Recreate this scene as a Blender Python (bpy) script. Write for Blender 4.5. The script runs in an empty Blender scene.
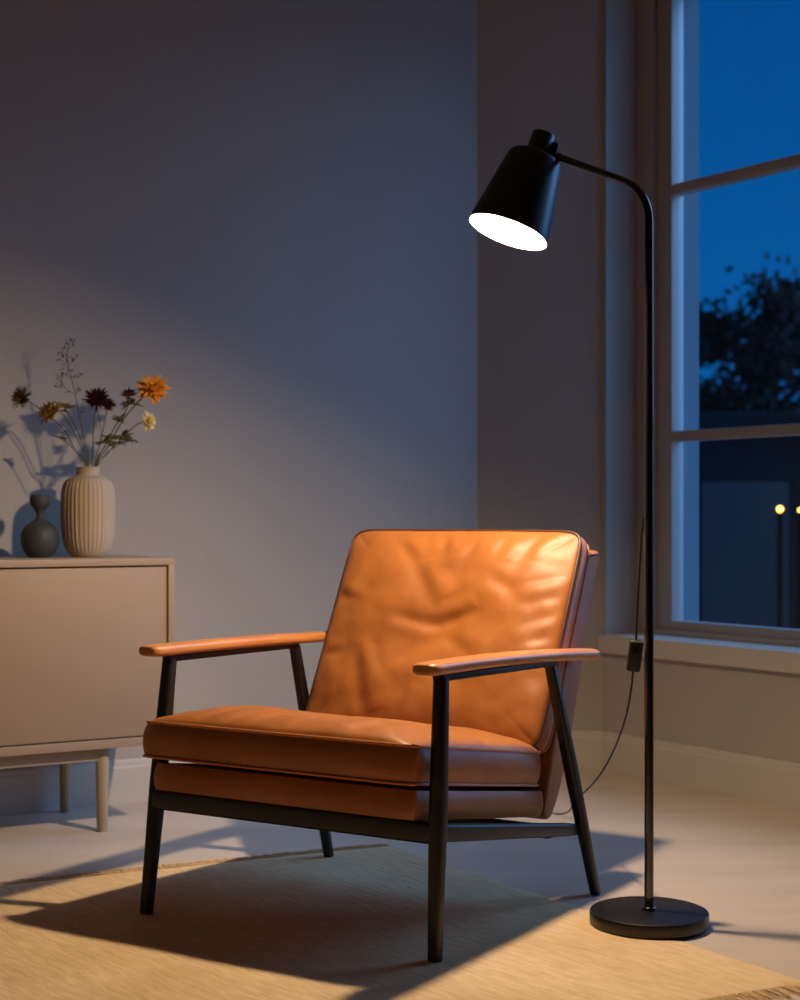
import bpy, bmesh, math, random
from mathutils import Vector, Matrix, noise

PI = math.pi
S = bpy.context.scene
COL = S.collection
random.seed(7)

# ------------------------------------------------------------------ camera
F = 1550.0                      # focal length in pixels of the 800x1000 frame
HZ = 515.0                      # horizon row
EYE = 0.80
cam_data = bpy.data.cameras.new('camera')
cam = bpy.data.objects.new('camera', cam_data)
COL.objects.link(cam)
cam.location = (0, 0, EYE)
cam.rotation_euler = (PI / 2, 0, 0)
cam_data.sensor_fit = 'VERTICAL'
cam_data.sensor_height = 36.0
cam_data.lens = F / 1000.0 * 36.0
cam_data.shift_y = (HZ - 500.0) / 1000.0
cam_data.clip_start = 0.05
cam_data.clip_end = 200
cam_data.dof.use_dof = True
cam_data.dof.focus_distance = 3.05
cam_data.dof.aperture_fstop = 4.0
S.camera = cam


def P(px, py, d):
    return Vector(((px - 400.0) / F * d, d, EYE + (HZ - py) / F * d))


# ------------------------------------------------------------------ exposure, sky
S.view_settings.view_transform = 'Standard'
S.view_settings.look = 'None'
S.view_settings.exposure = 0.0
S.view_settings.gamma = 1.0
S.view_settings.use_curve_mapping = False
S.cycles.use_denoising = True
S.cycles.max_bounces = 8
S.cycles.diffuse_bounces = 5
S.cycles.transparent_max_bounces = 12
S.cycles.sample_clamp_indirect = 4.0

LAMP_W = 82.0
LAMP_COL = (1.0, 0.76, 0.50)
GLOW = (0.22, 0.48, 1.0)       # afterglow side of the dusk sky
GLOW_K = 7.0

world = bpy.data.worlds.new('dusk_sky')
S.world = world
world.use_nodes = True
nt = world.node_tree
for n in list(nt.nodes):
    nt.nodes.remove(n)
o_ = nt.nodes.new('ShaderNodeOutputWorld')
bg = nt.nodes.new('ShaderNodeBackground')
tc = nt.nodes.new('ShaderNodeTexCoord')
sep = nt.nodes.new('ShaderNodeSeparateXYZ')
nt.links.new(tc.outputs['Generated'], sep.inputs[0])
rp = nt.nodes.new('ShaderNodeValToRGB')
cr = rp.color_ramp
cr.elements[0].position = 0.0
cr.elements[0].color = (0.001, 0.055, 0.20, 1)
cr.elements[1].position = 1.0
cr.elements[1].color = (0.004, 0.05, 0.20, 1)
e = cr.elements.new(0.08)
e.color = (0.001, 0.105, 0.385, 1)
e = cr.elements.new(0.30)
e.color = (0.001, 0.075, 0.30, 1)
nt.links.new(sep.outputs['Z'], rp.inputs[0])
dt = nt.nodes.new('ShaderNodeVectorMath')
dt.operation = 'DOT_PRODUCT'
g = Vector((0.93, 0.22, 0.50)).normalized()
dt.inputs[1].default_value = g
nt.links.new(tc.outputs['Generated'], dt.inputs[0])
mr = nt.nodes.new('ShaderNodeMapRange')
mr.interpolation_type = 'SMOOTHSTEP'
mr.inputs['From Min'].default_value = 0.80
mr.inputs['From Max'].default_value = 1.0
nt.links.new(dt.outputs['Value'], mr.inputs['Value'])
mx = nt.nodes.new('ShaderNodeMix')
mx.data_type = 'RGBA'
mx.inputs['B'].default_value = (GLOW[0] * GLOW_K, GLOW[1] * GLOW_K, GLOW[2] * GLOW_K, 1)
nt.links.new(mr.outputs['Result'], mx.inputs['Factor'])
dt2 = nt.nodes.new('ShaderNodeVectorMath')
dt2.operation = 'DOT_PRODUCT'
dt2.inputs[1].default_value = Vector((0.74, -0.66, 0.10)).normalized()
nt.links.new(tc.outputs['Generated'], dt2.inputs[0])
mr2 = nt.nodes.new('ShaderNodeMapRange')
mr2.interpolation_type = 'SMOOTHSTEP'
mr2.inputs['From Min'].default_value = 0.10
mr2.inputs['From Max'].default_value = 0.95
nt.links.new(dt2.outputs['Value'], mr2.inputs['Value'])
mx2 = nt.nodes.new('ShaderNodeMix')
mx2.data_type = 'RGBA'
mx2.inputs['B'].default_value = (0.10, 0.42, 1.15, 1)
nt.links.new(mr2.outputs['Result'], mx2.inputs['Factor'])
nt.links.new(rp.outputs['Color'], mx2.inputs['A'])
nt.links.new(mx2.outputs['Result'], mx.inputs['A'])
nt.links.new(mx.outputs['Result'], bg.inputs['Color'])
nt.links.new(bg.outputs[0], o_.inputs[0])


# ------------------------------------------------------------------ helpers
def srgb(r, g_, b):
    def f(c):
        c /= 255.0
        return c / 12.92 if c <= 0.04045 else ((c + 0.055) / 1.055) ** 2.4
    return (f(r), f(g_), f(b), 1.0)


def mat(name, col, rough=0.5, metal=0.0, spec=0.5, var=0.0, vscale=6.0, col2=None,
        bump=0.0, bscale=60.0, bump2=0.0, b2scale=300.0, stretch=None, emit=None, estr=0.0,
        rvar=0.0, coat=0.0):
    m = bpy.data.materials.new(name)
    m.use_nodes = True
    t = m.node_tree
    b = t.nodes['Principled BSDF']
    b.inputs['Base Color'].default_value = col
    b.inputs['Roughness'].default_value = rough
    b.inputs['Metallic'].default_value = metal
    b.inputs['Specular IOR Level'].default_value = spec
    b.inputs['Coat Weight'].default_value = coat
    tcn = t.nodes.new('ShaderNodeTexCoord')
    mp = t.nodes.new('ShaderNodeMapping')
    if stretch:
        mp.inputs['Scale'].default_value = stretch
    t.links.new(tcn.outputs['Object'], mp.inputs[0])
    if var > 0 or col2:
        n = t.nodes.new('ShaderNodeTexNoise')
        n.inputs['Scale'].default_value = vscale
        n.inputs['Detail'].default_value = 5
        n.inputs['Roughness'].default_value = 0.6
        t.links.new(mp.outputs[0], n.inputs['Vector'])
        r = t.nodes.new('ShaderNodeMapRange')
        r.inputs['From Min'].default_value = 0.3
        r.inputs['From Max'].default_value = 0.7
        t.links.new(n.outputs['Fac'], r.inputs['Value'])
        x = t.nodes.new('ShaderNodeMix')
        x.data_type = 'RGBA'
        x.inputs['A'].default_value = col
        c2 = col2 or tuple(list(c * (1 - var) for c in col[:3]) + [1])
        x.inputs['B'].default_value = c2
        t.links.new(r.outputs[0], x.inputs['Factor'])
        t.links.new(x.outputs['Result'], b.inputs['Base Color'])
        if rvar > 0:
            r2 = t.nodes.new('ShaderNodeMapRange')
            r2.inputs['From Min'].default_value = 0.3
            r2.inputs['From Max'].default_value = 0.7
            r2.inputs['To Min'].default_value = rough - rvar
            r2.inputs['To Max'].default_value = rough + rvar
            t.links.new(n.outputs['Fac'], r2.inputs['Value'])
            t.links.new(r2.outputs[0], b.inputs['Roughness'])
    prev = None
    for st, sc in ((bump, bscale), (bump2, b2scale)):
        if st > 0:
            n = t.nodes.new('ShaderNodeTexNoise')
            n.inputs['Scale'].default_value = sc
            n.inputs['Detail'].default_value = 4
            t.links.new(mp.outputs[0], n.inputs['Vector'])
            bn = t.nodes.new('ShaderNodeBump')
            bn.inputs['Strength'].default_value = st
            bn.inputs['Distance'].default_value = 0.004
            t.links.new(n.outputs['Fac'], bn.inputs['Height'])
            if prev:
                t.links.new(prev.outputs[0], bn.inputs['Normal'])
            prev = bn
    if prev:
        t.links.new(prev.outputs[0], b.inputs['Normal'])
    if emit:
        b.inputs['Emission Color'].default_value = emit
        b.inputs['Emission Strength'].default_value = estr
    return m


def link(name, bm, m, parent=None, smooth=True, angle=40):
    me = bpy.data.meshes.new(name)
    bmesh.ops.recalc_face_normals(bm, faces=bm.faces[:])
    bm.to_mesh(me)
    bm.free()
    o = bpy.data.objects.new(name, me)
    COL.objects.link(o)
    for q in (m if isinstance(m, (list, tuple)) else [m]):
        me.materials.append(q)
    if smooth:
        for p in me.polygons:
            p.use_smooth = True
        me.set_sharp_from_angle(angle=math.radians(angle))
    if parent is not None:
        o.parent = parent
    return o


def tag(o, label, cat, group=None):
    o['label'] = label
    o['category'] = cat
    if group:
        o['group'] = group
    return o


def thing(name, label, cat, loc=(0, 0, 0), rz=0.0, group=None):
    o = bpy.data.objects.new(name, None)
    o.empty_display_size = 0.1
    COL.objects.link(o)
    o.location = loc
    o.rotation_euler = (0, 0, rz)
    return tag(o, label, cat, group)


def struct(o):
    o['kind'] = 'structure'
    return o


def add_box(bm, lo, hi, bev=0.0, M=None, seg=2):
    c = [(lo[i] + hi[i]) / 2 for i in range(3)]
    s = [abs(hi[i] - lo[i]) for i in range(3)]
    r = bmesh.ops.create_cube(bm, size=1.0)
    vs = r['verts']
    bmesh.ops.scale(bm, vec=s, verts=vs)
    bmesh.ops.translate(bm, vec=c, verts=vs)
    if bev > 0:
        es = set()
        for v in vs:
            es.update(v.link_edges)
        rr = bmesh.ops.bevel(bm, geom=list(es), offset=bev, segments=seg, affect='EDGES', profile=0.6)
        vs = list({v for f in rr['faces'] for v in f.verts} | {v for v in vs if v.is_valid})
    if M is not None:
        bmesh.ops.transform(bm, matrix=M, verts=vs)
    return vs


def loft(bm, rings, cap=True, closed=False):
    """rings: lists of Vectors, same count"""
    R = [[bm.verts.new(v) for v in r] for r in rings]
    n = len(R[0])
    m = len(R)
    for i in range(m if closed else m - 1):
        a, b = R[i], R[(i + 1) % m]
        for j in range(n):
            k = (j + 1) % n
            try:
                bm.faces.new((a[j], a[k], b[k], b[j]))
            except ValueError:
                pass
    if cap and not closed:
        bm.faces.new(R[0][::-1])
        bm.faces.new(R[-1])
    return R


def frames(pts, closed=False):
    pts = [Vector(p) for p in pts]
    n = len(pts)
    T = []
    for i in range(n):
        if closed:
            d = pts[(i + 1) % n] - pts[i - 1]
        else:
            d = pts[min(i + 1, n - 1)] - pts[max(i - 1, 0)]
        T.append(d.normalized())
    ref = Vector((0, 0, 1))
    if abs(T[0].dot(ref)) > 0.9:
        ref = Vector((1, 0, 0))
    N = (ref - T[0] * ref.dot(T[0])).normalized()
    out = []
    for i in range(n):
        N = (N - T[i] * N.dot(T[i])).normalized()
        out.append((pts[i], T[i], N, T[i].cross(N)))
    return out


def add_tube(bm, pts, r, n=12, cap=True, closed=False):
    fr = frames(pts, closed)
    rings = []
    for i, (p, t, a, b) in enumerate(fr):
        rr = r[i] if isinstance(r, (list, tuple)) else r
        rings.append([p + a * (rr * math.cos(2 * PI * j / n)) + b * (rr * math.sin(2 * PI * j / n)) for j in range(n)])
    return loft(bm, rings, cap, closed)


def sect(w, h, n=20, p=4.0):
    """superellipse section of full width w (x) and height h (y)"""
    out = []
    for j in range(n):
        a = 2 * PI * (j + 0.5) / n
        c, s = math.cos(a), math.sin(a)
        out.append((0.5 * w * math.copysign(abs(c) ** (2 / p), c), 0.5 * h * math.copysign(abs(s) ** (2 / p), s)))
    return out


def add_bar(bm, p0, p1, w0, h0, w1=None, h1=None, up=(0, 0, 1), p=5.0, n=20, prof=None, steps=8):
    """rounded bar; w across, h along 'up'; prof = list of (f, kw, kh) stations"""
    p0, p1 = Vector(p0), Vector(p1)
    w1 = w0 if w1 is None else w1
    h1 = h0 if h1 is None else h1
    t = (p1 - p0).normalized()
    u = Vector(up)
    u = (u - t * u.dot(t)).normalized()
    s = t.cross(u)
    st = prof or [(0, .93, .93), (0.006, 1, 1), (0.994, 1, 1), (1, .93, .93)]
    rings = []
    for f, kw, kh in st:
        w = (w0 + (w1 - w0) * f) * kw
        h = (h0 + (h1 - h0) * f) * kh
        c = p0.lerp(p1, f)
        rings.append([c + s * x + u * y for x, y in sect(w, h, n, p)])
    return loft(bm, rings)


def add_lathe(bm, prof, n=48, M=None, flute=None):
    rings = []
    for (r, z) in prof:
        ring = []
        for j in range(n):
            a = 2 * PI * j / n
            rr = r
            if flute:
                rr = r + flute(a, z, r)
            v = Vector((rr * math.cos(a), rr * math.sin(a), z))
            if M is not None:
                v = M @ v
            ring.append(v)
        rings.append(ring)
    return loft(bm, rings)


def prism(bm, poly, z0, z1):
    a = [bm.verts.new((x, y, z0)) for x, y in poly]
    b = [bm.verts.new((x, y, z1)) for x, y in poly]
    n = len(poly)
    for i in range(n):
        k = (i + 1) % n
        bm.faces.new((a[i], a[k], b[k], b[i]))
    bm.faces.new(a[::-1])
    bm.faces.new(b)


def smooth_path(pts, n=8):
    """Catmull-Rom through pts"""
    pts = [Vector(p) for p in pts]
    P_ = [pts[0] * 2 - pts[1]] + pts + [pts[-1] * 2 - pts[-2]]
    out = []
    for i in range(1, len(P_) - 2):
        a, b, c, d = P_[i - 1], P_[i], P_[i + 1], P_[i + 2]
        for k in range(n):
            t = k / n
            out.append(0.5 * ((2 * b) + (c - a) * t + (2 * a - 5 * b + 4 * c - d) * t * t + (3 * b - a - 3 * c + d) * t ** 3))
    out.append(pts[-1])
    return out


def sstep(a, b, x):
    t = max(0.0, min(1.0, (x - a) / (b - a)))
    return t * t * (3 - 2 * t)


# ------------------------------------------------------------------ materials
M_wall = mat('wall_paint', srgb(178, 168, 157), 0.85, spec=0.2, var=0.05, vscale=2.5, bump=0.10, bscale=45, bump2=0.06, b2scale=260)
M_render = mat('outer_wall_render', srgb(112, 124, 132), 0.9, spec=0.1, bump=0.1, bscale=60)
M_trim = mat('trim_paint', srgb(200, 190, 178), 0.55, spec=0.35, bump=0.04, bscale=30)
M_frame = mat('window_paint', srgb(176, 168, 160), 0.45, spec=0.4)
M_dim = mat('unseen_wall_dimmed', srgb(112, 98, 86), 0.85, spec=0.2, bump=0.1, bscale=45)  # for the unseen walls, darkened to cut bounce light in the room
M_ceil = mat('ceiling_paint', srgb(160, 152, 142), 0.9, spec=0.1, bump=0.05)
M_floor = mat('smooth_floor', srgb(212, 195, 176), 0.42, spec=0.4, col2=srgb(194, 176, 158), vscale=1.6,
              stretch=(0.7, 3.0, 1), bump=0.10, bscale=5, bump2=0.04, b2scale=60, rvar=0.07)


def rug_mat():
    m = bpy.data.materials.new('woven_jute')
    m.use_nodes = True
    t = m.node_tree
    b = t.nodes['Principled BSDF']
    b.inputs['Roughness'].default_value = 0.95
    b.inputs['Specular IOR Level'].default_value = 0.1
    tcn = t.nodes.new('ShaderNodeTexCoord')
    w = t.nodes.new('ShaderNodeTexWave')
    w.wave_type = 'BANDS'
    w.bands_direction = 'Y'
    w.inputs['Scale'].default_value = 42
    w.inputs['Distortion'].default_value = 3.0
    w.inputs['Detail'].default_value = 3
    w.inputs['Detail Scale'].default_value = 1.4
    t.links.new(tcn.outputs['Object'], w.inputs['Vector'])
    mp = t.nodes.new('ShaderNodeMapping')
    mp.vector_type = 'TEXTURE'
    mp.inputs['Rotation'].default_value = (0, 0, math.radians(-50))
    mp.inputs['Scale'].default_value = (1 / 5, 1 / 26, 1)
    t.links.new(tcn.outputs['Object'], mp.inputs[0])
    n = t.nodes.new('ShaderNodeTexNoise')
    n.inputs['Scale'].default_value = 3.0
    n.inputs['Detail'].default_value = 7
    n.inputs['Roughness'].default_value = 0.7
    t.links.new(mp.outputs[0], n.inputs['Vector'])
    n2 = t.nodes.new('ShaderNodeTexNoise')
    n2.inputs['Scale'].default_value = 3.0
    n2.inputs['Detail'].default_value = 4
    t.links.new(tcn.outputs['Object'], n2.inputs['Vector'])
    x = t.nodes.new('ShaderNodeMix')
    x.data_type = 'RGBA'
    x.inputs['A'].default_value = srgb(238, 208, 166)
    x.inputs['B'].default_value = srgb(210, 178, 134)
    r = t.nodes.new('ShaderNodeMapRange')
    r.inputs['From Min'].default_value = 0.38
    r.inputs['From Max'].default_value = 0.75
    t.links.new(n.outputs['Fac'], r.inputs['Value'])
    t.links.new(r.outputs[0], x.inputs['Factor'])
    x2 = t.nodes.new('ShaderNodeMix')
    x2.data_type = 'RGBA'
    x2.blend_type = 'MULTIPLY'
    x2.inputs['B'].default_value = (0.86, 0.82, 0.78, 1)
    r2 = t.nodes.new('ShaderNodeMapRange')
    r2.inputs['From Min'].default_value = 0.4
    r2.inputs['From Max'].default_value = 0.65
    t.links.new(n2.outputs['Fac'], r2.inputs['Value'])
    t.links.new(r2.outputs[0], x2.inputs['Factor'])
    t.links.new(x.outputs['Result'], x2.inputs['A'])
    t.links.new(x2.outputs['Result'], b.inputs['Base Color'])
    b1 = t.nodes.new('ShaderNodeBump')
    b1.inputs['Strength'].default_value = 0.2
    b1.inputs['Distance'].default_value = 0.003
    t.links.new(w.outputs['Fac'], b1.inputs['Height'])
    b2 = t.nodes.new('ShaderNodeBump')
    b2.inputs['Strength'].default_value = 0.9
    b2.inputs['Distance'].default_value = 0.004
    t.links.new(n.outputs['Fac'], b2.inputs['Height'])
    t.links.new(b1.outputs[0], b2.inputs['Normal'])
    t.links.new(b2.outputs[0], b.inputs['Normal'])
    return m


M_rug = rug_mat()
M_fringe = mat('jute_fringe', srgb(222, 192, 150), 0.95, spec=0.1, var=0.3, vscale=40)
M_leather = mat('cognac_leather', srgb(170, 105, 50), 0.48, spec=0.42, col2=srgb(144, 84, 38), vscale=5.0,
                bump=0.16, bscale=14, bump2=0.10, b2scale=420, rvar=0.07)
M_piping = mat('leather_piping', srgb(186, 110, 56), 0.42, spec=0.4)
M_pipedark = mat('dark_piping', srgb(78, 40, 22), 0.45, spec=0.4)
M_frameblk = mat('black_stained_wood', srgb(15, 14, 14), 0.42, spec=0.45, var=0.2, vscale=30, bump=0.05, bscale=80)
M_wood = mat('honey_wood', srgb(204, 140, 82), 0.33, spec=0.5, col2=srgb(176, 110, 58), vscale=9.0,
             stretch=(9, 1.0, 6), bump=0.03, bscale=40, coat=0.15)
M_cab = mat('greige_lacquer', srgb(160, 136, 114), 0.5, spec=0.35, var=0.04, vscale=3, bump=0.02, bscale=120)
M_cableg = mat('greige_wood', srgb(176, 158, 132), 0.5, spec=0.35, var=0.08, vscale=12)
M_lamp = mat('black_metal', srgb(14, 13, 12), 0.38, metal=0.0, spec=0.6, bump2=0.03, b2scale=900)
M_pole = mat('satin_black_tube', srgb(18, 17, 16), 0.15, metal=0.0, spec=0.8, coat=0.6)
M_inner = mat('white_enamel', srgb(240, 236, 225), 0.5, spec=0.3)
M_bulb = mat('lit_diffuser', (1, 1, 1, 1), 0.5, emit=(1.0, 0.86, 0.62, 1), estr=4.0)
M_cord = mat('black_cord', srgb(20, 19, 18), 0.55)
M_vase = mat('cream_ceramic', srgb(176, 156, 134), 0.75, spec=0.25, var=0.08, vscale=20, bump=0.05, bscale=200)
M_dark = mat('charcoal_ceramic', srgb(62, 66, 70), 0.6, spec=0.35, var=0.2, vscale=30, bump=0.06, bscale=160)
M_stem = mat('green_stem', srgb(92, 92, 54), 0.7, spec=0.2)
M_stemd = mat('brown_stem', srgb(84, 66, 46), 0.7, spec=0.2)
M_leaf = mat('leaf_green', srgb(92, 92, 50), 0.65, spec=0.25, var=0.3, vscale=60)
M_maroon = mat('maroon_petal', srgb(72, 24, 26), 0.7, spec=0.2, var=0.4, vscale=60)
M_brownp = mat('brown_petal', srgb(112, 70, 50), 0.7, spec=0.2, var=0.5, vscale=60)
M_olive = mat('olive_yellow_petal', srgb(186, 158, 58), 0.7, spec=0.2, col2=srgb(150, 98, 46), vscale=40)
M_orange = mat('orange_petal', srgb(236, 166, 60), 0.65, spec=0.2, col2=srgb(218, 132, 44), vscale=50)
M_cream = mat('cream_yellow_petal', srgb(232, 206, 130), 0.7, spec=0.2, var=0.15, vscale=50)
M_sprig = mat('dry_grey_sprig', srgb(92, 84, 74), 0.8, spec=0.1)


def glass_mat():
    m = bpy.data.materials.new('window_glass')
    m.use_nodes = True
    t = m.node_tree
    t.nodes.clear()
    out = t.nodes.new('ShaderNodeOutputMaterial')
    mixs = t.nodes.new('ShaderNodeMixShader')
    fr_ = t.nodes.new('ShaderNodeFresnel')
    fr_.inputs['IOR'].default_value = 1.45
    tr = t.nodes.new('ShaderNodeBsdfTransparent')
    tr.inputs['Color'].default_value = (0.95, 0.98, 0.98, 1)
    gl = t.nodes.new('ShaderNodeBsdfGlossy')
    gl.inputs['Roughness'].default_value = 0.02
    geo = t.nodes.new('ShaderNodeNewGeometry')
    inv = t.nodes.new('ShaderNodeMath')
    inv.operation = 'SUBTRACT'
    inv.inputs[0].default_value = 1.0
    t.links.new(geo.outputs['Backfacing'], inv.inputs[1])
    mul = t.nodes.new('ShaderNodeMath')
    mul.operation = 'MULTIPLY'
    t.links.new(inv.outputs[0], mul.inputs[0])
    t.links.new(fr_.outputs[0], mul.inputs[1])
    t.links.new(mul.outputs[0], mixs.inputs[0])
    t.links.new(tr.outputs[0], mixs.inputs[1])
    t.links.new(gl.outputs[0], mixs.inputs[2])
    t.links.new(mixs.outputs[0], out.inputs[0])
    return m


M_glass = glass_mat()

# ------------------------------------------------------------------ room shell
c2 = Vector((0.864, 0.504))          # along the back wall, to the right
m2 = Vector((0.504, -0.864))         # out of the back wall into the room
B1 = Vector((0.2445, 4.92))
B2 = Vector((0.642, 4.901))
r2v = Vector((0.574, -0.819))        # along the window wall towards the viewer
n2v = Vector((0.819, 0.574))         # outwards through the window wall
CEIL = 2.72
BL = B1 - c2 * 3.8
FL_ = BL + m2 * 7.2
RE = B2 + r2v * 7.4


def RW(k, e_, z):
    v = B2 + r2v * k + n2v * e_
    return Vector((v.x, v.y, z))


MRW = Matrix(((r2v.x, n2v.x, 0, B2.x), (r2v.y, n2v.y, 0, B2.y), (0, 0, 1, 0), (0, 0, 0, 1)))   # local (k, e, z)


def wall_slab(name, a, b, th, z0, z1, m, out):
    """wall between plan points a and b, thickness th on the 'out' side"""
    d = (b - a).normalized()
    o = out.normalized() * th
    bm = bmesh.new()
    prism(bm, [(a.x, a.y), (b.x, b.y), ((b + o).x, (b + o).y), ((a + o).x, (a + o).y)], z0, z1)
    return struct(link(name, bm, m, smooth=False))


bm = bmesh.new()
prism(bm, [tuple(BL - c2 * .3 - m2 * .3), tuple(B1 - m2 * .3), (B2.x + .25, B2.y + .3),
           tuple(RE + n2v * .28 + r2v * .3), tuple(FL_ - c2 * .3 + m2 * .3)], -0.12, 0.0)
struct(link('floor', bm, M_floor, smooth=False))
bm = bmesh.new()
prism(bm, [tuple(BL - c2 * .3 - m2 * .3), tuple(B1 - m2 * .3), (B2.x + .25, B2.y + .3),
           tuple(RE + n2v * .28 + r2v * .3), tuple(FL_ - c2 * .3 + m2 * .3)], CEIL, CEIL + 0.12)
struct(link('ceiling', bm, M_ceil, smooth=False))
wall_slab('wall_back', BL - c2 * .2, B1, 0.2, 0, CEIL, M_wall, -m2)
wall_slab('wall_corner', B1, B2 + Vector((0.0, 0.0)), 0.2, 0, CEIL, M_wall, Vector((0.05, 1)))
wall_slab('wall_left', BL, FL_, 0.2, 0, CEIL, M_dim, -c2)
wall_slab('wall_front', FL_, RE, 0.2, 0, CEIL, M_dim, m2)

# window wall with its opening
K0, K1, Z0, Z1 = 0.014, 1.95, 0.40, 2.56
ETH = 0.265
bm = bmesh.new()
for (ka, kb, za, zb, ea, eb) in ((K0, K1, Z0, Z1, 0.0, 0.206), (0.100, K1 - .08, .41, Z1 - .07, 0.206, 0.325)):
    if ea > 0:
        struct(link('wall_right', bm, M_wall, smooth=False))
        bm = bmesh.new()
    add_box(bm, (-0.05, ea, 0), (ka, eb, CEIL), M=MRW)
    add_box(bm, (kb, ea, 0), (7.4, eb, CEIL), M=MRW)
    add_box(bm, (ka, ea, 0), (kb, eb, za), M=MRW)
    add_box(bm, (ka, ea, zb), (kb, eb, CEIL), M=MRW)
struct(link('wall_outer_1', bm, M_render, smooth=False))  # outer layer of the window wall, split off for a darker finish


def baseboard(name, a, b, into, h=0.118, th=0.014, s0=0.0, s1=0.0):
    d = (b - a).normalized()
    i = into.normalized()
    Mx = Matrix(((d.x, i.x, 0, a.x), (d.y, i.y, 0, a.y), (0, 0, 1, 0), (0, 0, 0, 1)))
    L = (b - a).length
    prof = [(0.0, 0.0), (th, 0.0), (th, h - 0.022), (th - 0.003, h - 0.017), (th - 0.004, h - 0.006), (th - 0.009, h), (0.0, h)]
    bm = bmesh.new()
    loft(bm, [[Mx @ Vector((x - s0 * 0 + (0), y, z)) for y, z in prof] for x in (-s0, L + s1)])
    return struct(link(name, bm, M_trim, smooth=False))


baseboard('baseboard_back', BL, B1, m2)
baseboard('baseboard_corner', B1, B2, Vector((-0.05, -1)))
baseboard('baseboard_right', B2, RE, -n2v)
baseboard('baseboard_left', BL, FL_, c2)

# window
win = bpy.data.objects.new('window_1', None)
COL.objects.link(win)
struct(win)


def ring_boxes(bm, k0, k1, z0, z1, wl, wb, wt, e0, e1, bev=0.003):
    add_box(bm, (k0, e0, z0), (k0 + wl, e1, z1), bev, MRW)
    add_box(bm, (k1 - wl, e0, z0), (k1, e1, z1), bev, MRW)
    add_box(bm, (k0 + wl - .002, e0, z0), (k1 - wl + .002, e1, z0 + wb), bev, MRW)
    add_box(bm, (k0 + wl - .002, e0, z1 - wt), (k1 - wl + .002, e1, z1), bev, MRW)


ZS = 0.424
bm = bmesh.new()
ring_boxes(bm, K0, K1, ZS - .002, Z1, 0.072, 0.018, 0.06, 0.130, 0.205)
link('window_frame', bm, M_frame, win)
bm = bmesh.new()
ring_boxes(bm, K0 + .070, K1 - .070, ZS + .014, Z1 - .055, 0.066, 0.030, 0.05, 0.152, 0.205)
add_box(bm, (0.985, 0.152, ZS + .03), (1.045, 0.205, Z1 - .08), .003, MRW)
sash = link('sash', bm, M_frame, win)
for zc in (1.047, 1.823):
    bm = bmesh.new()
    add_box(bm, (K0 + .12, 0.158, zc - .0165), (K1 - .12, 0.200, zc + .0165), .004, MRW)
    link('glazing_bar', bm, M_frame, win)
bm = bmesh.new()
add_box(bm, (K0 + .11, 0.184, ZS + .03), (K1 - .11, 0.188, Z1 - .09), 0, MRW)
link('pane', bm, M_glass, win, smooth=False)
bm = bmesh.new()
add_box(bm, (0.0, -0.022, 0.366), (K1 + .03, 0.0, ZS), .004, MRW)
add_box(bm, (K0, -0.005, 0.400), (K1, 0.135, ZS), .001, MRW)
link('window_sill', bm, M_trim, win)
bm = bmesh.new()
add_box(bm, (.100, 0.206, 0.41), (K1 - .08, 0.345, 0.436), .003, MRW)
link('outer_sill', bm, M_frame, win)

# ------------------------------------------------------------------ rug
RC = Vector((-0.024, 3.742))
ra = Vector((math.cos(math.radians(25.5)), math.sin(math.radians(25.5))))      # along back edge, to the right
rb = Vector((0.700, 2.640)) - RC                                                  # right edge vector to the front corner
RL = rb.length
rb.normalize()
RWID = 2.5
rug = thing('woven_rug', 'light tan woven jute rug lying under the leather armchair', 'rug', (RC.x, RC.y, 0.0))
MR = Matrix(((ra.x, rb.x, 0, 0), (ra.y, rb.y, 0, 0), (0, 0, 1, 0), (0, 0, 0, 1)))
bm = bmesh.new()
NX, NY = 150, 90
g_ = {}
for i in range(NX + 1):
    for j in range(NY + 1):
        x = -RWID * i / NX
        y = RL * j / NY
        ex = min(i, NX - i) / 3.0
        ey = min(j, NY - j) / 3.0
        w = min(1.0, ex, ey)
        if i == 0:
            x += 0.004 * noise.noise(Vector((y * 14, 0, 3)))
        if j == 0:
            y += 0.005 * noise.noise(Vector((x * 16, 0, 9)))
        z = 0.0015 + 0.003 * w ** .5 + 0.0012 * noise.noise(Vector((x * 5, y * 7, 0))) * w
        g_[i, j] = bm.verts.new(MR @ Vector((x, y, z)))
for i in range(NX):
    for j in range(NY):
        bm.faces.new((g_[i, j], g_[i + 1, j], g_[i + 1, j + 1], g_[i, j + 1]))
bd = [g_[i, 0] for i in range(NX + 1)] + [g_[NX, j] for j in range(1, NY + 1)] + \
     [g_[i, NY] for i in range(NX - 1, -1, -1)] + [g_[0, j] for j in range(NY - 1, 0, -1)]
lo = [bm.verts.new((v.co.x, v.co.y, 0.0002)) for v in bd]
for i in range(len(bd)):
    k = (i + 1) % len(bd)
    bm.faces.new((bd[i], bd[k], lo[k], lo[i]))
weave = link('woven_field', bm, M_rug, rug, angle=80)


def fringe(name, y0, sgn, length, step, rad, jit, z=0.003):
    bm = bmesh.new()
    x = -0.004
    while x > -RWID:
        a = random.uniform(-jit, jit)
        L = length * random.uniform(0.7, 1.15)
        h = random.uniform(0.5, 1.6)
        pts = []
        for k in range(4):
            f = k / 3
            zz = z + rad + math.sin(f * PI) * rad * h
            pts.append(MR @ Vector((x + a * f * f + random.uniform(-.0015, .0015), y0 + sgn * L * f, max(rad, zz * (1 - f * .5)))))
        add_tube(bm, pts, [rad, rad * .9, rad * .9, rad * .35], 5)
        x -= step * random.uniform(0.8, 1.3)
    o = link(name, bm, M_rug if sgn < 0 else M_fringe, rug)
    o['kind'] = 'stuff'
    return o


fringe('fringe', RL, 1, 0.055, 0.0065, 0.0021, 0.014)
fringe('short_fringe', 0.0, -1, 0.034, 0.0034, 0.0020, 0.007, z=0.0003)

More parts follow.
